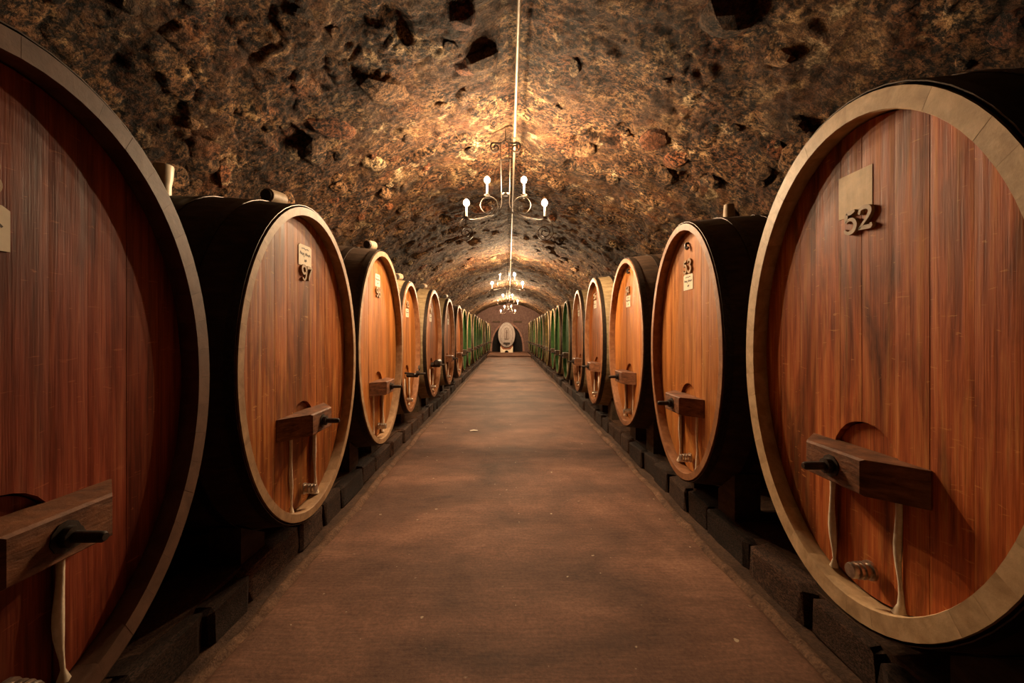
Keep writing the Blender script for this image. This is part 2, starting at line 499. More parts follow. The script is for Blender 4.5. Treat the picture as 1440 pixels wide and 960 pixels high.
def rock_mesh(name, seed, mat):
    rnd = random.Random(seed)
    b = bmesh.new()
    bmesh.ops.create_icosphere(b, subdivisions=2, radius=1)
    dirs = [(Vector((rnd.gauss(0, 1), rnd.gauss(0, 1), rnd.gauss(0, 1))).normalized(), rnd.uniform(.62, .92)) for _ in range(9)]
    for v in b.verts:
        for d, k in dirs:
            e = v.co.dot(d) - k
            if e > 0:
                v.co -= d * e
        v.co += Vector((rnd.uniform(-1, 1), rnd.uniform(-1, 1), rnd.uniform(-1, 1))) * 0.05
    me = bpy.data.meshes.new(name)
    b.to_mesh(me)
    b.free()
    me.materials.append(mat)
    return me
rocks = [rock_mesh('stone', k, M[('rock', 'rock', 'rock', 'rock', 'rock_red', 'rock_pale')[k % 6]]) for k in range(12)]
rnd = random.Random(11)
cnt = 0
while cnt < 290:
    y = 1.2 + 14.5 * rnd.random() ** 1.35
    th = math.radians(rnd.uniform(32, 148))
    if abs(math.degrees(th) - 90) < 2.5:
        continue
    rr = float(vault_r(np.array([[th]]), np.array([[y]]))[0][0, 0])
    sz = rnd.uniform(0.05, 0.13) * (1 if rnd.random() < .75 else 1.7)
    me = rocks[rnd.randrange(12)]
    if me.materials[0] == M['rock_pale'] and rnd.random() < .5:
        me = rocks[0]
    o = link('stone', me, ceiling)
    n = Vector((math.cos(th), 0, math.sin(th)))
    o.location = (n.x * (rr + .005), y, n.z * (rr + .005))
    o.rotation_euler = Matrix.Rotation(rnd.uniform(-.4, .4), 3, n).to_euler()
    rot = Matrix(((-n.z, 0, n.x), (0, 1, 0), (n.x, 0, n.z))).transposed()
    rot = Matrix((( -n.z, 0.0, n.x), (0.0, -1.0, 0.0), (n.x, 0.0, n.z)))
    o.rotation_euler = (rot.to_4x4() @ Matrix.Rotation(rnd.uniform(-.7, .7), 4, 'Z')).to_euler()
    o.scale = (sz * rnd.uniform(.7, 1.1), sz * rnd.uniform(1.0, 1.9), sz * rnd.uniform(.4, .75))
    cnt += 1

# floor: cement walkway
xs = np.linspace(-XL, XR, 110)
yf = np.concatenate([np.arange(-3, 8, 0.05), np.arange(8, 30.45, 0.2)])
FX, FY = np.meshgrid(xs, yf)
FZ = 0.02 * (fbm(FX * 1.2, FY * 1.2, FX * 0, 3) - .5) + 0.006 * (fbm(FX * 9, FY * 9, FX * 0 + 3, 2) - .5)
edge = np.clip((np.minimum(FX + XL, XR - FX)) / 0.10, 0, 1)
FZ = FZ - 0.022 * (1 - edge) * (0.4 + 0.6 * fbm(FX * 6, FY * 6, FX * 0 + 8, 2))
FZ[:, 0] -= .1; FZ[:, -1] -= .1
floor = link('floor', grid_mesh('floor', np.stack([FX, FY, FZ], -1), M['floor']))
tag(floor, 'worn brown cement walkway down the middle of the cellar', kind='structure')
# kerb strips of crumbled mortar along both edges
for k, (xa, xb) in enumerate(((-XL - 0.06, -XL + 0.06), (XR - 0.06, XR + 0.06))):
    xs = np.linspace(xa, xb, 9)
    yk = np.concatenate([np.arange(-3, 8, 0.03), np.arange(8, 30.4, 0.12)])
    KX, KY = np.meshgrid(xs, yk)
    prof = np.sin(np.linspace(0, PI, 9))[None, :] ** 0.6
    KZ = -0.05 + (0.066 + 0.035 * (fbm(KX * 7, KY * 7, KX * 0 + k, 3) - .5)) * prof
    KX = KX + 0.06 * (fbm(KX * 0 + 3 * k, KY * 1.6, KX * 0, 3) - .5)
    o = link('trim_%d' % (k + 1), grid_mesh('trim', np.stack([KX, KY, KZ], -1), M['kerb']))
    tag(o, ('crumbled mortar edge of the walkway on the left', 'crumbled mortar edge of the walkway on the right')[k], kind='structure')
# lower earth under the casks
for nm, x0, x1 in (('floor.001', -4.4, -XL + 0.01), ('floor.002', XR - 0.01, 4.4)):
    xs = np.linspace(x0, x1, 60)
    yk = np.arange(-3, 37.1, 0.1)
    GX, GY = np.meshgrid(xs, yk)
    GZ = -0.04 + 0.05 * (fbm(GX * 3, GY * 3, GX * 0 + 2, 4) - .5)
    o = link(nm, grid_mesh('earth', np.stack([GX, GY, GZ], -1), M['ground']))
    tag(o, 'dark packed earth below the row of casks', kind='structure')

# low plinths of rough stones that carry the casks
PLINTH = {}
for side, s, X in (('left', -1, XL), ('right', 1, XR)):
    core = MB()
    core.box(s * (X + 0.22), s * (X + 0.55), -0.4, 36, -0.06, 0.17)
    core.box(s * (X + 1.25), s * (X + 1.60), -0.4, 36, -0.06, 0.17)
    wl = core.build('trim_3' if s < 0 else 'trim_4', M['ground'])
    PLINTH[s] = wl
    tag(wl, 'low rough stone plinth under the casks on the ' + side, kind='structure')
    y = -0.4
    r2 = random.Random(3 + s)
    pm = []
    for v in range(6):
        b = MB()
        b.box(-.5, .5, -.5, .5, -.5, .5, 0.09)
        me = b.mesh('stone', M['rock_base'])
        for q in me.vertices:
            q.co += Vector((r2.uniform(-1, 1), r2.uniform(-1, 1), r2.uniform(-1, 1))) * 0.05
        pm.append(me)
    while y < 36:
        ln = r2.uniform(0.32, 0.7)
        o = link('stone', pm[r2.randrange(6)], wl)
        o.location = (s * (X + 0.20 + r2.uniform(0, .03)), y + ln / 2, 0.06 + r2.uniform(-.015, .01))
        o.scale = (0.16, ln - 0.015, 0.23 + r2.uniform(-.02, .01))
        y += ln

# timbers wedged between plinth and casks
def support(side, s, X, yc, hc, a, b, par):
    for t in (-.36, .36):
        for n in (.33, 1.42):
            top = hc - (b + .07 * (1 - (2 * n / 1.75 - 1) ** 2)) * math.sqrt(1 - (t / a) ** 2)
            m = MB()
            y0, y1 = yc + t - .13, yc + t + .13
            sl = .26 * b / a * (t / a) / math.sqrt(1 - (t / a) ** 2) / 2
            m.loft([[(s * (X + n - .1), y0, .1), (s * (X + n - .1), y1, .1), (s * (X + n - .1), y1, top + sl), (s * (X + n - .1), y0, top - sl)],
                    [(s * (X + n + .1), y0, .1), (s * (X + n + .1), y1, .1), (s * (X + n + .1), y1, top + sl), (s * (X + n + .1), y0, top - sl)]])
            m.build('support_timber', M['timber'], par)

# step and end wall
st = MB()
st.box(-XL - .1, XR + .1, 30.4, 37.0, -0.1, 0.12, 0.02)
o = st.build('floor.003', M['floor'])
tag(o, 'raised step across the far end of the walkway', kind='structure')
EW = 36.6
AC = -0.1                      # centre of the arched niche
def arch(hw, h, n=14):
    """pointed-round opening outline from left foot to right foot"""
    return [(AC - hw * math.cos(PI * k / n), 0.12 + h * math.sin(PI * k / n) ** 0.8) for k in range(n + 1)]
inn = arch(1.32, 2.35)
ew = MB()
outer = [(-4.6, 0.12)] + [(-4.6 + 9.2 * k / 12, 4.6) for k in range(13)] + [(4.6, 0.12)]
vs = [(x, EW, z) for x, z in inn] + [(x, EW, z) for x, z in outer] + [(x, EW + .6, z) for x, z in inn]
n = len(inn)
fs = [(k, k + 1, n + k + 1, n + k) for k in range(n - 1)] + [(k, k + 1, 2 * n + k + 1, 2 * n + k) for k in range(n - 1)]
ew.add(vs, fs)
o_end = ew.build('wall_back', M['end_wall'])
tag(o_end, 'stone end wall of the cellar with an arched niche', kind='structure')
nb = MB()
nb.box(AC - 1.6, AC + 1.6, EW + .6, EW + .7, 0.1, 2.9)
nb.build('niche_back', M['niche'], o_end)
for k in range(n - 1):
    (xa, za), (xb, zb) = inn[k], inn[k + 1]
    def off(x, z, d):
        v = Vector((x - AC, z - 0.12 + .35))
        v.normalize()
        return x + v.x * d, z + v.y * d
    b = MB()
    qa, qb = off(xa, za, .17), off(xb, zb, .17)
    ta, tb = .04, .96
    lerp = lambda p, q, t: (p[0] + (q[0] - p[0]) * t, p[1] + (q[1] - p[1]) * t)
    c4 = [lerp((xa, za), (xb, zb), ta), lerp((xa, za), (xb, zb), tb), lerp(qa, qb, tb), lerp(qa, qb, ta)]
    b.loft([[(x, EW - .05, z) for x, z in c4], [(x, EW + .1, z) for x, z in c4]])
    b.build('stone', M['arch_stone'], o_end)
for k, (xa, xb) in enumerate(((-1.36, -.72), (.42, 1.15))):
    b = MB()
    b.box(xa, xb, EW - .12, EW + .05, 2.64, 2.76, 0.01)
    b.build('beam', M['timber'], o_end)

# ------------------------------------------------------------------ casks
def ell_t(a, b, n):
    """n+1 parameters spaced evenly by arc length round an ellipse"""
    t = np.linspace(0, 2 * PI, 2001)
    x, y = a * np.cos(t), b * np.sin(t)
    L = np.concatenate([[0], np.cumsum(np.hypot(np.diff(x), np.diff(y)))])
    return np.interp(np.linspace(0, L[-1], n + 1), L, t)

DIG = {
    '2': [[(.06, .72), (.12, .93), (.30, 1.0), (.50, .92), (.55, .74), (.42, .48), (.06, .05)], [(.04, .06), (.3, .08), (.58, .06), (.59, .2)]],
    '3': [[(.07, .80), (.15, .95), (.30, 1.0), (.48, .90), (.50, .74), (.42, .60), (.26, .54)], [(.26, .54), (.46, .48), (.56, .28), (.46, .08), (.27, .0), (.1, .06), (.05, .2)]],
    '4': [[(.40, 1.0), (.20, .64), (.03, .30)], [(.03, .30), (.3, .30), (.6, .30)], [(.42, 1.0), (.42, .5), (.42, .0)]],
    '5': [[(.13, .95), (.32, .94), (.54, 1.0)], [(.14, .97), (.12, .75), (.10, .52)], [(.10, .52), (.27, .63), (.46, .57), (.56, .34), (.47, .08), (.27, .0), (.10, .07), (.05, .2)]],
    '6': [[(.50, .84), (.40, .97), (.26, .98), (.10, .76), (.06, .36), (.14, .08), (.31, .0), (.49, .08), (.55, .3), (.46, .5), (.30, .56), (.14, .46), (.09, .36)]],
    '7': [[(.04, .80), (.06, .95), (.3, .95), (.58, .96)], [(.58, .96), (.40, .6), (.26, .3), (.2, .0)]],
    '8': [[(.30, 1.0), (.12, .92), (.10, .72), (.30, .54), (.52, .34), (.50, .1), (.30, .0), (.10, .1), (.08, .34), (.30, .54), (.50, .72), (.48, .92), (.30, 1.0)]],
    '9': [[(.10, .16), (.20, .03), (.34, .02), (.50, .24), (.54, .64), (.46, .92), (.29, 1.0), (.11, .92), (.05, .7), (.14, .5), (.30, .44), (.46, .54), (.51, .64)]],
    '1': [[(.12, .8), (.24, .88), (.32, 1.0)], [(.32, 1.0), (.32, .5), (.32, .0)]],
}
class Frame:
    """cask frame: n towards the aisle, t to a reader's right, w up"""
    def __init__(s, side):
        s.s = side
    def __call__(s, n, t, w):
        return (-s.s * n, -s.s * t, w)

def ribbon(mb, fr, pts, width, n0, n1):
    k = len(pts)
    for i in range(k - 1):
        pass
    ring = []
    for i, p in enumerate(pts):
        d = (pts[min(i + 1, k - 1)] - pts[max(i - 1, 0)])
        d.normalize()
        q = Vector((-d.y, d.x))
        wd = width(i / (k - 1)) if callable(width) else width
        a, b = p + q * wd, p - q * wd
        ring.append([fr(n0, a.x, a.y), fr(n1, a.x, a.y), fr(n1, b.x, b.y), fr(n0, b.x, b.y)])
    mb.loft(ring)

SQUIG = [[(-.28, .30), (-.1, .33), (.02, .29), (.14, .33), (.26, .30)],
         [(-.40, .02), (-.36, .15), (-.30, .02), (-.25, .10), (-.2, .0), (-.13, .10), (-.08, -.08)],
         [(.00, .12), (.05, .0), (.1, .14), (.16, .02), (.22, .08), (.28, .0), (.33, .10), (.40, .02)],
         [(-.06, -.30), (-.02, -.2), (.02, -.30), (.07, -.18), (.09, -.28)]]

def make_cask(side, X, yc, hc, a, b, label, group, head='head_brown', chime='chime', stave='stave', th=0.07, rec=0.08,
              number=None, number_at=None, digit_h=0.10, card=None, bar='block', boards=11, staves=0, L=1.75,
              bung=None, cup=None, tap=True, bar_t=0.0, bar_n=.07, bar_back=.31, bar_w=-0.48, door_w=0.19, tap_t=.03, seal=True, seed=0, hoops=(0.035, 0.30, 0.62, 1.13, 1.45, 1.71), bulge=(0.022, 0.07), name='oval_cask'):
    rnd = random.Random(seed)
    base = hc - b
    root = empty(name, (side * X, yc, base))
    tag(root, label, 'cask', group)
    support(name, side, X, yc, hc, a, b, PLINTH[side])
    fr0 = Frame(side)
    fr = lambda n, t, w: fr0(n, t, w + b)           # w measured from the centre of the head
    def bu(d):                                      # bulge factor at depth d behind the rim
        q = 1 - (2 * d / L - 1) ** 2
        return bulge[0] * q, bulge[1] * q
    def pt(t, d, inset=0.0):
        du, dw = bu(d)
        return fr(-d, (a + du - inset) * math.cos(t), (b + dw - inset) * math.sin(t))
    # staves (chime end, bevelled inner edge) --------------------------------
    stn = [0.012, 0.12, 0.45, L / 2, L - 0.45, L]
    def stave_ring(t0, t1, d, k, inset_in):
        o = [pt(t0 + (t1 - t0) * j / k, d, 0.010 if d < .02 else 0) for j in range(k + 1)]
        i = [pt(t0 + (t1 - t0) * j / k, d, inset_in) for j in range(k, -1, -1)]
        return o + i
    if staves:
        T = ell_t(a, b, staves)
        g = 0.00025
        for k in range(staves):
            mb = MB()
            fz = rnd.uniform(-.0004, .0004)
            rings = [[(x + (-side * fz), y, z) for x, y, z in stave_ring(T[k] + g, T[k + 1] - g, 0.0, 2, th - 0.006)]]
            rings += [stave_ring(T[k] + g, T[k + 1] - g, d, 2, th) for d in stn]
            mb.loft(rings)
            me = mb.mesh('stave', [M[chime], M[stave]], 40)
            for p in me.polygons:                  # weathered outside, clean chime end
                c = p.center
                nn = p.normal
                if -side * c.x < -0.035 and abs(nn.x) < .6 and (nn.y * c.y / a ** 2 + nn.z * (c.z - b) / b ** 2) > 0:
                    p.material_index = 1
            link('stave', me, root)
    else:
        nseg = 72
        T = ell_t(a, b, nseg)[:-1]
        mb = MB()
        rings = [[pt(t, rec + .01, th) for t in T], [pt(t, 0.0, th - .006) for t in T], [pt(t, 0.0, .010) for t in T]]
        rings += [[pt(t, d, 0) for t in T] for d in stn]
        mb.loft(rings, caps=False)
        me = mb.mesh('body', [M[chime], M[stave], M[head]], 40)
        for p in me.polygons:
            c = p.center
            if head == 'head_green' and abs(p.normal.x) < .6 and -side * c.x > -rec - .02 and (p.normal.y * c.y / a ** 2 + p.normal.z * (c.z - b) / b ** 2) < 0:
                p.material_index = 2
            if -side * c.x < -0.05 and (p.normal.y * c.y / a ** 2 + p.normal.z * (c.z - b) / b ** 2) > 0.3 / max(a, b):
                p.material_index = 1
        link('body', me, root)
    # hoops -------------------------------------------------------------------
    T = ell_t(a, b, 64)[:-1]
    for h in hoops:
        if h > L - .03: continue
        mb = MB()
        h0, h1 = h - .025, h + .035
        prof = [(h0, -.0005), (h0, -.005), (h1, -.005), (h1, -.0005)]
        mb.loft([[pt(t, d, i) for t in T] for d, i in prof] + [[pt(t, h0, -.0005) for t in T]], caps=False)
        mb.build('hoop', M['hoop'], root, 35)
    # head boards ---------------------------------------------------------------
    ai, bi = a - th + .004, b - th + .004
    dtop = -0.285
    dw = door_w
    def top(t): return bi * math.sqrt(max(0, 1 - (t / ai) ** 2))
    def dup(t):
        q = max(0.0, 1 - (abs(t) / dw) ** 2.2)
        return dtop - dw * 1.15 + dw * 1.15 * q ** 0.5
    edges = [-ai + 2 * ai * k / boards for k in range(boards + 1)]
    edges = [e + (rnd.uniform(-.018, .018) if 0 < k < boards else 0) for k, e in enumerate(edges)]
    for k in range(boards):
        t0, t1 = edges[k] + .0009, edges[k + 1] - .0009
        cut = sorted({t0, t1} | {x for x in (-dw, dw) if t0 < x < t1})
        cols = []
        for c in range(len(cut) - 1):
            m = max(2, int((cut[c + 1] - cut[c]) / .028))
            inside = abs((cut[c] + cut[c + 1]) / 2) < dw
            for j in range(m + 1):
                t = cut[c] + (cut[c + 1] - cut[c]) * j / m
                lo = dup(t) if inside else -top(t)
                cols.append((t, lo, top(t)))
        nf = -rec + rnd.uniform(-.0012, .0012)
        bv = .0014
        rings = []
        for q, (t, lo, hi) in enumerate(cols):
            e = nf - (bv if q in (0, len(cols) - 1) else 0)
            rings.append([fr(e, t, lo), fr(e, t, hi), fr(nf - .06, t, hi), fr(nf - .06, t, lo)])
        mb = MB()
        mb.loft(rings)
        me = mb.mesh('head_board', M[head])
        link('head_board', me, root)
    # hatch door, set back in its arched opening -------------------------------
    mb = MB()
    cols = [-dw + .007 + (2 * dw - .014) * j / 14 for j in range(15)]
    mb.loft([[fr(-rec - .026, t, -top(t)), fr(-rec - .026, t, dup(t) - .009), fr(-rec - .07, t, dup(t) - .009), fr(-rec - .07, t, -top(t))] for t in cols])
    hatch = mb.build('hatch_door', M[head], root)
    # crossbar with its bolt ------------------------------------------------------
    bt, bw = bar_t, bar_w
    if bar == 'block':
        hl, hh, n0, n1 = .165, .075, -rec - .015, bar_n
        mb = MB()
        sec = lambda n, k: [fr(n, bt - k, bw - hh), fr(n, bt + k, bw - hh), fr(n, bt + k, bw + hh), fr(n, bt - k, bw + hh)]
        mid = n0 + .02
        mb.loft([sec(n0, bar_back - .02), sec(mid, bar_back), sec(n1 - .012, hl + .004), [fr(n1, bt + x * (hl - .008), bw + z * (hh - .008)) for x, z in ((-1, -1), (1, -1), (1, 1), (-1, 1))]])
        cb = mb.build('crossbar', M['block' if head != 'head_green' else 'timber'], root)
        nb_ = n1
    elif bar == 'metal':
        mb = MB()
        mb.tube([fr(.07, -.17, bw), fr(.07, .17, bw)], .016, 6)
        mb.tube([fr(-rec, -.12, bw + .02), fr(.06, -.14, bw + .01)], .016, 6)
        mb.tube(spline([fr(.07, .17, bw), fr(.08, .20, bw + .05), fr(.08, .17, bw + .11), fr(.08, .14, bw + .06)], 4), .012, 6)
        mb.tube([fr(-rec, 0, bw - .03), fr(.10, 0, bw - .03)], .03, 8)
        cb = mb.build('crossbar', M['bolt'], root, 50)
        nb_ = .09
    else:
        mb = MB()
        mb.tube([fr(.05, -.2, bw + .05), fr(.05, -.17, bw + .05), fr(.05, .17, bw + .05), fr(.05, .2, bw + .05)], [.035, .055, .055, .035], 10)
        mb.lathe(fr(-rec, 0, bw), fr0(1, 0, 0), [(0, .05), (.17, .05), (.18, .03)], 10)
        cb = mb.build('crossbar', M['bolt'], root, 50)
        nb_ = .06
    mb = MB()
    ax = fr0(1, 0, 0)
    mb.lathe(fr(nb_ - .01, bt, bw), ax, [(0, .05), (.014, .05), (.016, .034), (.04, .034), (.042, .019), (.125, .018), (.135, .012)], 10)
    mb.build('bolt', M['bolt'], cb, 40)
    # tallow seals along the hatch edges ------------------------------------------
    if seal:
        for sgn in (-1, 1):
            tt = sgn * dw * rnd.uniform(.93, 1.0)
            zt, zb = bw - .07, -top(tt) - .0
            pts, rad = [], []
            m = 12
            for j in range(m + 1):
                q = j / m
                pts.append(fr(-rec + .004, tt + .012 * math.sin(7 * q + seed) * q, zt + (zb - zt) * q))
                rad.append(.013 + .007 * math.sin(9 * q + seed * 2 + sgn) * q + (.012 if j == m else 0))
            mb = MB()
            mb.tube(pts, rad, 7)
            mb.build('tallow_seal', M['wax'], root, 60)
    if tap:
        mb = MB()
        z = -b + th + .12
        mb.lathe(fr(-rec - .005, tap_t, z), ax, [(0.0, 0.0422), (0.0124, 0.0422), (0.0136, 0.0306), (0.031, 0.0306), (0.0322, 0.0381), (0.0422, 0.0381), (0.0434, 0.0306), (0.0527, 0.0306), (0.0546, 0.0367), (0.0645, 0.0367), (0.0657, 0.0299), (0.0837, 0.034), (0.093, 0.0299), (0.0942, 0.0204)], 14)
        mb.build('drain_tap', M['steel'], root, 40)
    # numerals, card --------------------------------------------------------------
    if number:
        t0, w0 = number_at
        h = digit_h
        for k, ch in enumerate(number):
            mb = MB()
            for st_ in DIG[ch]:
                pp = [Vector((t0 + ((k * .68 - .65) * h + p.x * h) * 1.2, w0 + p.y * h)) for p in spline(st_, 4)]
                ribbon(mb, fr, pp, lambda q: h * (.05 + .05 * math.sin(PI * q)), -rec - .004, -rec + .016)
            mb.build('numeral', M['numeral'], root)
    if card:
        t0, w0, cw, ch = card
        mb = MB()
        e = [fr0, None]
        c4 = [(-1, -1), (1, -1), (1, .82), (.8, 1), (-.8, 1), (-1, .82)]
        mb.loft([[fr(n, t0 + x * cw / 2, w0 + z * ch / 2) for x, z in c4] for n in (-rec - .001, -rec + .004)])
        cd = mb.build('label_card', M['card'], root)
        mb = MB()
        for st_ in SQUIG:
            pp = [Vector((t0 + p.x * cw, w0 + p.y * ch)) for p in spline(st_, 4)]
            ribbon(mb, fr, pp, .0032, -rec + .0042, -rec + .0052)
        lt = mb.build('lettering', M['ink'], cd)
    if cup:
        d, t = cup
        mb = MB()
        mb.lathe(fr(-d, t, b + bu(d)[1] - .03), (0, 0, 1), [(0, .045), (.07, .045), (.12, .054), (.20, .060), (.21, .057), (.211, .03)], 18)
        mb.build('bung_cup', M['plastic'], root, 40)
    if bung:
        kind, d, t = bung
        zz = (b + bu(d)[1])
        mb = MB()
        if kind == 'post':
            mb.lathe(fr(-d, t, zz - .01), (0, 0, 1), [(0, .05), (.13, .042), (.135, .03)], 14)
            mb.build('bung', M['bung'], root, 40)
        else:
            mb.lathe(fr(-d, t - .02 * 0, zz + .05), fr0(.15, -side * .9 * 1.0, .12) if False else (side * -.05, .95, .10), [(-.09, .046), (-.085, .052), (.085, .056), (.09, .05)], 16)
            o = mb.build('bung', M['bung'], root, 40)
            mb = MB()
            mb.lathe(fr(-d, t, zz + .05), (side * -.05, .95, .10), [(-.105, .040), (-.088, .048), (-.086, .02)], 16)
            mb.build('bung_cap', M['rubber'], o, 40)
    return root

LG, RG = 'wooden casks along the left', 'wooden casks along the right'
wood = []
# left row, from the camera on
wood.append(make_cask(-1, XL, 1.27, 1.42, .81, 1.10, 'large dark red oval cask nearest the camera on the left, cut off by the frame', LG,
    'head_red', 'chime_dark', 'stave', th=.085, number='98', number_at=(-.07, .62), card=(-.068, .52, .21, .137), bar_t=.06, staves=44, boards=10, seed=1, bar_w=-.43))
wood.append(make_cask(-1, XL, 3.17, 1.41, .894, 1.135, 'reddish oval cask numbered 97 with a cream card above its number', LG,
    'head_brown', 'chime', 'stave', number='97', number_at=(.045, .615), digit_h=.105, card=(.034, .80, .20, .155), bar_back=.36, staves=46, boards=11, seed=2, bung=('lying', .29, .0), cup=(.95, -.2), bar_w=-.43))
wood.append(make_cask(-1, XL, 5.0, 1.47, .878, 1.12, 'amber oval cask numbered 96 with a card above its number, dark streaks', LG,
    'head_amber', 'chime', 'stave', number='96', number_at=(-.02, .59), card=(-.02, .78, .185, .145), staves=44, boards=10, seed=3, bung=('lying', .17, .0), bar_w=-.46))
wood.append(make_cask(-1, XL + .08, 6.75, 1.42, .70, 1.03, 'narrow amber oval cask numbered 95 with a thin metal crossbar', LG,
    'head_amber', 'chime_red', 'stave_pale', number='95', number_at=(.03, .63), digit_h=.09, card=(.03, .54, .19, .13), bar='metal', staves=38, boards=8, seed=4, bung=('lying', .21, 0.0), bar_w=-.42, door_w=.16))
wood.append(make_cask(-1, XL, 8.45, 1.44, .88, 1.05, 'brown oval cask numbered 94 with a round black crossbar', LG,
    'head_brown', 'chime_red', 'stave_pale', number='94', number_at=(-.08, .60), card=(-.08, .50, .2, .14), bar='round', boards=10, seed=5, bung=('lying', .23, 0), bar_w=-.42, door_w=.17))
wood.append(make_cask(-1, XL, 10.62, 1.44, .95, 1.06, 'wide brown oval cask with a pale upright card, behind the one numbered 94', LG,
    'head_brown', 'chime_red', 'stave_pale', number='93', number_at=(.2, .60), card=(.2, .50, .2, .14), boards=10, seed=6, bung=('lying', .12, 0), bar_w=-.42))
wood.append(make_cask(-1, XL, 12.72, 1.42, .92, 1.06, 'last wooden-headed cask on the left before the green ones', LG,
    'head_brown', 'chime_red', 'stave', boards=10, seed=7, bar_w=-.42))
# right row
c52 = make_cask(1, XR, 1.92, 1.51, .82, 1.15, 'huge red oval cask numbered 52 nearest on the right with a pale rim', RG,
    'head_worn_lit', 'chime_lit', 'stave', th=.095, number='52', number_at=(-.02, .58), digit_h=.098, staves=44, boards=10, seed=8, bar_w=-.48)
wood.append(c52)
wood.append(make_cask(1, XR, 3.79, 1.47, .77, 1.127, 'amber oval cask numbered 53 with a card below its number', RG,
    'head_amber', 'chime_red', 'stave', number='53', number_at=(.0, .70), digit_h=.108, card=(.0, .615, .195, .139), staves=42, boards=9, seed=9, bung=('post', .44, .0), bar_w=-.46))
wood.append(make_cask(1, XR, 5.64, 1.52, .84, 1.10, 'golden yellow oval cask numbered 54 with a white card below', RG,
    'head_amber', 'chime_red', 'stave', number='54', number_at=(-.05, .635), card=(-.05, .54, .2, .148), staves=42, boards=10, seed=10, bar_w=-.46))
wood.append(make_cask(1, XR, 7.73, 1.50, .81, 1.13, 'orange red oval cask with pale stave tops, directly behind the one numbered 54', RG,
    'head_brown', 'chime_red', 'stave_pale', number='55', number_at=(-.14, .77), card=(-.14, .67, .2, .14), boards=9, seed=11, bar_w=-.46))
wood.append(make_cask(1, XR, 9.50, 1.475, .74, 1.12, 'narrow orange cask with greyish rim, last wooden-headed one on the right', RG,
    'head_brown', 'chime_red', 'stave_pale', number='56', number_at=(-.22, .72), card=(-.22, .63, .2, .14), boards=9, seed=12, bar_w=-.46))
# bare pale patch where a card once hung on cask 52
mb = MB()
fr = Frame(1)
mb.loft([[fr(n, -.05 + x * .095, 1.15 + .76 + z * .10) for x, z in ((-1, -1), (1, -1), (1, 1), (-1, 1))] for n in (-.0825, -.0785)])
mb.build('bare_patch', M['patch'], c52)
# little hooks near the top of casks 53 and 54
for c, bb in ((wood[8], 1.127), (wood[9], 1.10)):
    mb = MB()
    mb.tube(spline([fr(-.085, 0, bb + .96), fr(-.06, 0, bb + .955), fr(-.05, .008, bb + .93), fr(-.055, .022, bb + .905), fr(-.065, .035, bb + .92)], 4), .012, 6)
    mb.build('hook', M['bolt'], c, 50)

# green-headed casks further down, copies of two
def copy_tree(o, parent=None):
    c = o.copy()
    COL.objects.link(c)
    if parent is not None:
        c.parent = parent
    for ch in list(o.children):
        copy_tree(ch, c)
    return c
ORD = ['first', 'second', 'third', 'fourth', 'fifth', 'sixth', 'seventh', 'eighth', 'ninth', 'tenth', 'eleventh', 'twelfth', 'thirteenth', 'fourteenth', 'fifteenth']
def green_row(side, X, y0, pitch, count, a, b, hc, group, word):
    first = make_cask(side, X, y0, hc, a, b, '', group, 'head_green', 'chime_green', 'stave_pale', th=.045, boards=8, seed=20 + side, tap=False,
                      bar_w=-.42, door_w=.16, hoops=(0.05, .45, 1.3), L=1.7)
    r = random.Random(5 + side)
    for k in range(count):
        o = first if k == 0 else copy_tree(first)
        o.location = (side * (X + (r.uniform(0, .10) if k else 0.06)), y0 + pitch * k, hc - b)
        if k: support('', side, X + .05, y0 + pitch * k, hc, a, b, PLINTH[side])
        o['label'] = '%s green-headed cask beyond the wooden ones in the %s row' % (ORD[k], word)
        sh = r.choice([1.0, 1.0, .8, 1.25])
        tint = (sh, sh, sh, 1) if r.random() < .8 else (2.6 * sh, .6 * sh, .9 * sh, 1)
        for ch in o.children:
            ch.color = tint
green_row(-1, XL, 14.75, 1.93, 11, .80, 1.06, 1.43, 'green casks along the left', 'left')
green_row(1, XR, 11.85, 1.70, 14, .70, 1.08, 1.46, 'green casks along the right', 'right')

# carved cask at the far end, on its whitewashed block
EY = 35.4
ec = empty('carved_cask', (-.15, EY, 0.55))
tag(ec, 'pale carved oval cask facing down the walkway at the far end', 'cask')
def efr(n, t, w_): return (t, -n, w_ + 1.03)
ea, eb = .70, 1.03
T = ell_t(ea, eb, 56)[:-1]
mb = MB()
mb.loft([[efr(d, (ea - i) * math.cos(t), (eb - i) * math.sin(t)) for t in T] for d, i in ((-.09, .06), (0, .055), (0, .006), (-.02, 0), (-.5, -.04), (-1.0, 0))], caps=False)
mb.build('body', M['end_wood'], ec, 40)
ebd = 7
for k in range(ebd):
    t0, t1 = -ea + .06 + (2 * ea - .12) * k / ebd + .001, -ea + .06 + (2 * ea - .12) * (k + 1) / ebd - .001
    tp = lambda t: (eb - .058) * math.sqrt(max(0, 1 - (t / (ea - .055)) ** 2))
    mb = MB()
    mb.loft([[efr(-.06, t, -tp(t)), efr(-.06, t, tp(t)), efr(-.1, t, tp(t)), efr(-.1, t, -tp(t))] for t in [t0 + (t1 - t0) * j / 4 for j in range(5)]])
    mb.build('head_board', M['end_wood'], ec)
mb = MB()
mb.loft([[efr(d, (ea - i) * math.cos(t), (eb - i) * math.sin(t)) for t in T] for d, i in ((-.06, .17), (-.035, .17), (-.035, .205), (-.06, .205), (-.06, .17))], caps=False)
mb.build('carved_ring', M['end_carve'], ec, 40)
mb = MB()
for sx in (-1, 1):
    mb.box(sx * .17 - .03, sx * .17 + .03, .02, .06, 1.03 - .38, 1.03 + .38, .008)
mb.tube([(.17 * math.cos(PI * k / 10), .04, 1.41 + .2 * math.sin(PI * k / 10)) for k in range(11)], .03, 6)
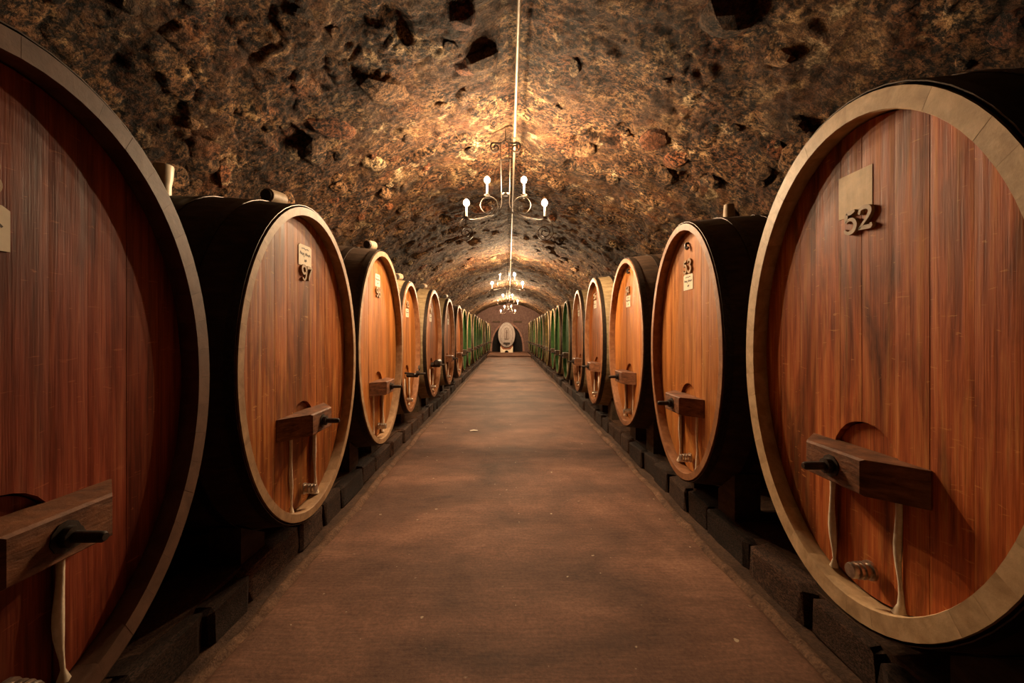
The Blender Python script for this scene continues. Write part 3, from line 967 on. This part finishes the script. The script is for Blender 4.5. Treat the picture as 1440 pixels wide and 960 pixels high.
mb.lathe((0, .05, 1.03 - .36), (0, 0, 1), [(0, .12), (.06, .12), (.08, .07), (.5, .06), (.56, .1), (.62, .06), (.7, .075), (.78, .05), (.8, .01)], 12)
mb.build('carved_relief', M['end_carve'], ec, 40)
mb = MB()
mb.box(-.27, .27, -.07, .06, .30, .40, .015)
ecb = mb.build('crossbar', M['bolt'], ec)
mb = MB()
mb.lathe((0, -.06, .30), (0, 0, -1), [(0, .035), (.08, .03), (.13, .045), (.2, .015)], 10)
mb.build('drain_tap', M['bolt'], ec, 40)
# saddle and block
sb = MB()
pts = [(-.50 + 1.0 * k / 10) for k in range(11)]
sb.loft([[(x, -.25, .08), (x, -.25, max(.10, 0.55 + 1.03 - 1.03 * math.sqrt(1 - (x / .72) ** 2) - .36)), (x, .25, max(.10, 0.55 + 1.03 - 1.03 * math.sqrt(1 - (x / .72) ** 2) - .36)), (x, .25, .08)] for x in pts])
sd = sb.build('wooden_saddle', M['end_saddle'])
sd.location = (-.15, EY + .3, .29)
tag(sd, 'red-brown hollowed saddle timber carrying the pale carved cask', 'saddle')
bl = MB()
hole = [(-.16 * math.cos(PI * k / 8), .24 * math.sin(PI * k / 8)) for k in range(9)]
out = [(-.52, 0), (-.52, .24)] + [(-.52 + 1.04 * k / 4, .24) for k in range(5)] + [(.52, .24), (.52, 0)]
out = [(-.52, 0), (-.52, .12), (-.52, .24), (-.26, .24), (0, .24 + .0), (.26, .24), (.52, .24), (.52, .12), (.52, 0)]
hole = [(-.16 * math.cos(PI * k / 8), .17 * math.sin(PI * k / 8)) for k in range(9)]
for yy in (-.3, .3):
    bl.add([(x, yy, z) for x, z in hole] + [(x, yy, z) for x, z in out], [(k, k + 1, 9 + k + 1, 9 + k) for k in range(8)])
bl.add([(x, yy, z) for yy in (-.3, .3) for x, z in out], [(k, k + 1, 9 + k + 1, 9 + k) for k in range(8)])
bl.add([(x, yy, z) for yy in (-.3, .3) for x, z in hole], [(k, k + 1, 9 + k + 1, 9 + k) for k in range(8)])
bk = bl.build('plinth_block', M['plaster_block'])
bk.location = (-.15, EY + .3, .12)
tag(bk, 'whitewashed block with a small dark arch below the carved cask', 'block')
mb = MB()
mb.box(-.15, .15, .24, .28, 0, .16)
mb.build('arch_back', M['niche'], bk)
# cheeks of the block rise either side of the saddle
for sx in (-1, 1):
    mb = MB()
    mb.loft([[(sx * .52, y, .24), (sx * .30, y, .24), (sx * .50, y, .50), (sx * .52, y, .50)] for y in (-.3, -.26)])
    mb.build('cheek', M['plaster_block'], bk)

# ------------------------------------------------------------------ chandeliers
KS = 5.8 / F / 5.335           # metres per pixel of the chandelier close-up
def cxy(x, y):                 # close-up pixel -> offsets from the hook (dx, dz)
    return ((x - 487) * KS, (175 - y) * KS)
def chandelier(y, x0, ztop, lit, label, nth):
    root = empty('chandelier', (x0, y, ztop))
    tag(root, label, 'chandelier', 'wrought iron chandeliers along the vault')
    P3 = lambda x, yy, d=0.0: (cxy(x, yy)[0], d, cxy(x, yy)[1])
    mb = MB()
    mb.tube(spline([P3(452, 285), P3(450, 190), P3(462, 160), P3(482, 150), P3(502, 160), P3(514, 190), P3(512, 285)], 5), .007, 6)
    mb.tube([P3(446, 290), P3(518, 290)], .009, 6)
    for sx in (-1, 1):
        ctr = 487 + sx * 78
        mb.tube(spline([P3(487 + sx * 22, 165), P3(487 + sx * 50, 168), P3(ctr + sx * 20, 165), P3(ctr + sx * 33, 195), P3(ctr + sx * 14, 232), P3(ctr - sx * 22, 222), P3(ctr - sx * 20, 190), P3(ctr + sx * 5, 185), P3(ctr + sx * 8, 206)], 5), [.012] * 41, 6)
    mb.tube([P3(487, 60), P3(487, 152)], .006, 6)
    mb.build('hook', M['bolt'], root, 50)
    for sx in (-1, 1):
        mb = MB()
        mb.tube(spline([P3(487 + sx * 33, 285), P3(487 + sx * 32, 420), P3(487 + sx * 29, 560), P3(487 + sx * 30, 630), P3(487 + sx * 52, 692)], 5), .0075, 6)
        mb.build('stem', M['iron'], root, 50)
    mb = MB()
    mb.lathe(P3(487, 560), (0, 0, 1), [(0, .03), (.005, .045), (.018, .05), (.03, .045), (.034, .03)], 14)
    mb.build('collar', M['iron'], root, 40)
    for sx, keys in ((-1, (0, 1)), (1, (2, 3))):
        Q = lambda x, yy: P3(487 + sx * x, yy)
        path = spline([Q(293 + (8 + 58 * (k / 20) ** .9) * math.cos(math.radians(-690 + 36 * k)), 838 - (8 + 58 * (k / 20) ** .9) * math.sin(math.radians(-690 + 36 * k))) for k in range(21)]
                      + [Q(346, 772), Q(326, 744), Q(300, 733), Q(250, 742), Q(160, 725), Q(90, 700), Q(58, 650), Q(68, 600), Q(108, 572), Q(160, 582), Q(188, 628), Q(170, 672), Q(136, 690), Q(104, 672), Q(104, 640), Q(128, 634)], 4)
        mb = MB()
        mb.tube(path, .010, 6, (1.9, .75))
        arm = mb.build('scroll_arm', M['iron'], root, 50)
        for (bx, by, cy), key in zip(((138, 450, 562), (293, 622, 728)), keys):
            mb = MB()
            o3 = Q(bx, cy)
            mb.lathe(o3, (0, 0, 1), [(0, .012), (.006, .04), (.014, .042), (.018, .015)], 12)
            mb.build('candle_dish', M['iron'], arm, 40)
            mb = MB()
            ln = (cy - by) * KS - .045
            mb.lathe((o3[0], 0, o3[2] + .014), (0, 0, 1), [(0, .013), (ln, .013), (ln + .004, .008)], 10)
            mb.build('candle_sleeve', M['sleeve'], arm, 40)
            mb = MB()
            zb = o3[2] + .014 + ln
            mb.lathe((o3[0], 0, zb), (0, 0, 1), [(0, .012), (.010, .024), (.026, .036), (.046, .039), (.066, .033), (.084, .018), (.096, .004)], 12)
            mb.build('bulb', M['bulb_lit_%d' % nth if key in lit else 'bulb_off'], arm, 60)
    return root
ZT = EYE + (470 - (170 + 175 / 5.335)) * 5.8 / F
CH = ['wrought iron chandelier nearest the camera with four lit candle bulbs', 'second wrought iron chandelier down the vault, one bulb unlit',
      'third wrought iron chandelier down the vault, its left outer bulb unlit', 'farthest small-looking chandelier, just before the carved end cask']
for nth, (y, lit, lb) in enumerate(zip(CHANDELIER_Y, ((0, 1, 2, 3), (1, 2, 3), (0, 2, 3), (0, 1, 2, 3)), CH)):
    chandelier(y, -.04, ZT, lit, lb, nth)

# conduit along the crown of the vault
pp = empty('conduit_pipe', (.085, -2.5, EYE + 2.635))
tag(pp, 'pale painted conduit pipe running along the crown of the vault', 'pipe')
yl = [-2.5, 0.5, 3.1, 5.7, 8.9, 12.1, 14.5, 17, 20, 24, 28, 31, 34]
mb = MB()
mb.tube([(-.0002 * y, y + 2.5, 0) for y in yl], .017, 10)
mb.build('pipe', M['pipe'], pp, 50)
for y in yl[1:-1]:
    mb = MB()
    mb.lathe((-.0002 * y, y + 2.5 - .02, 0), (0, 1, 0), [(0, .018), (0, .025), (.04, .025), (.04, .018)], 12)
    mb.tube([(-.0002 * y, y + 2.5, .02), (-.0002 * y, y + 2.5, .09)], .008, 6)
    mb.build('clamp', M['iron'], pp, 40)

# scraps on the walkway
for x, y, ln, lb in ((-.58, 7.15, .13, 'small pale paper scrap lying on the walkway left of its middle'), ):
    mb = MB()
    mb.loft([[(-.5 * ln, -.02, .002), (-.5 * ln, .03, .004), (-.5 * ln, .03, .006), (-.5 * ln, -.02, .004)],
             [(0, -.03, .010), (0, .03, .014), (0, .03, .016), (0, -.03, .012)],
             [(.5 * ln, -.025, .003), (.5 * ln, .02, .002), (.5 * ln, .02, .004), (.5 * ln, -.025, .005)]])
    o = mb.build('paper_scrap', M['paper'])
    o.location = (x, y, 0.004)
    o.rotation_euler = (0, 0, .3)
    tag(o, lb, 'paper')
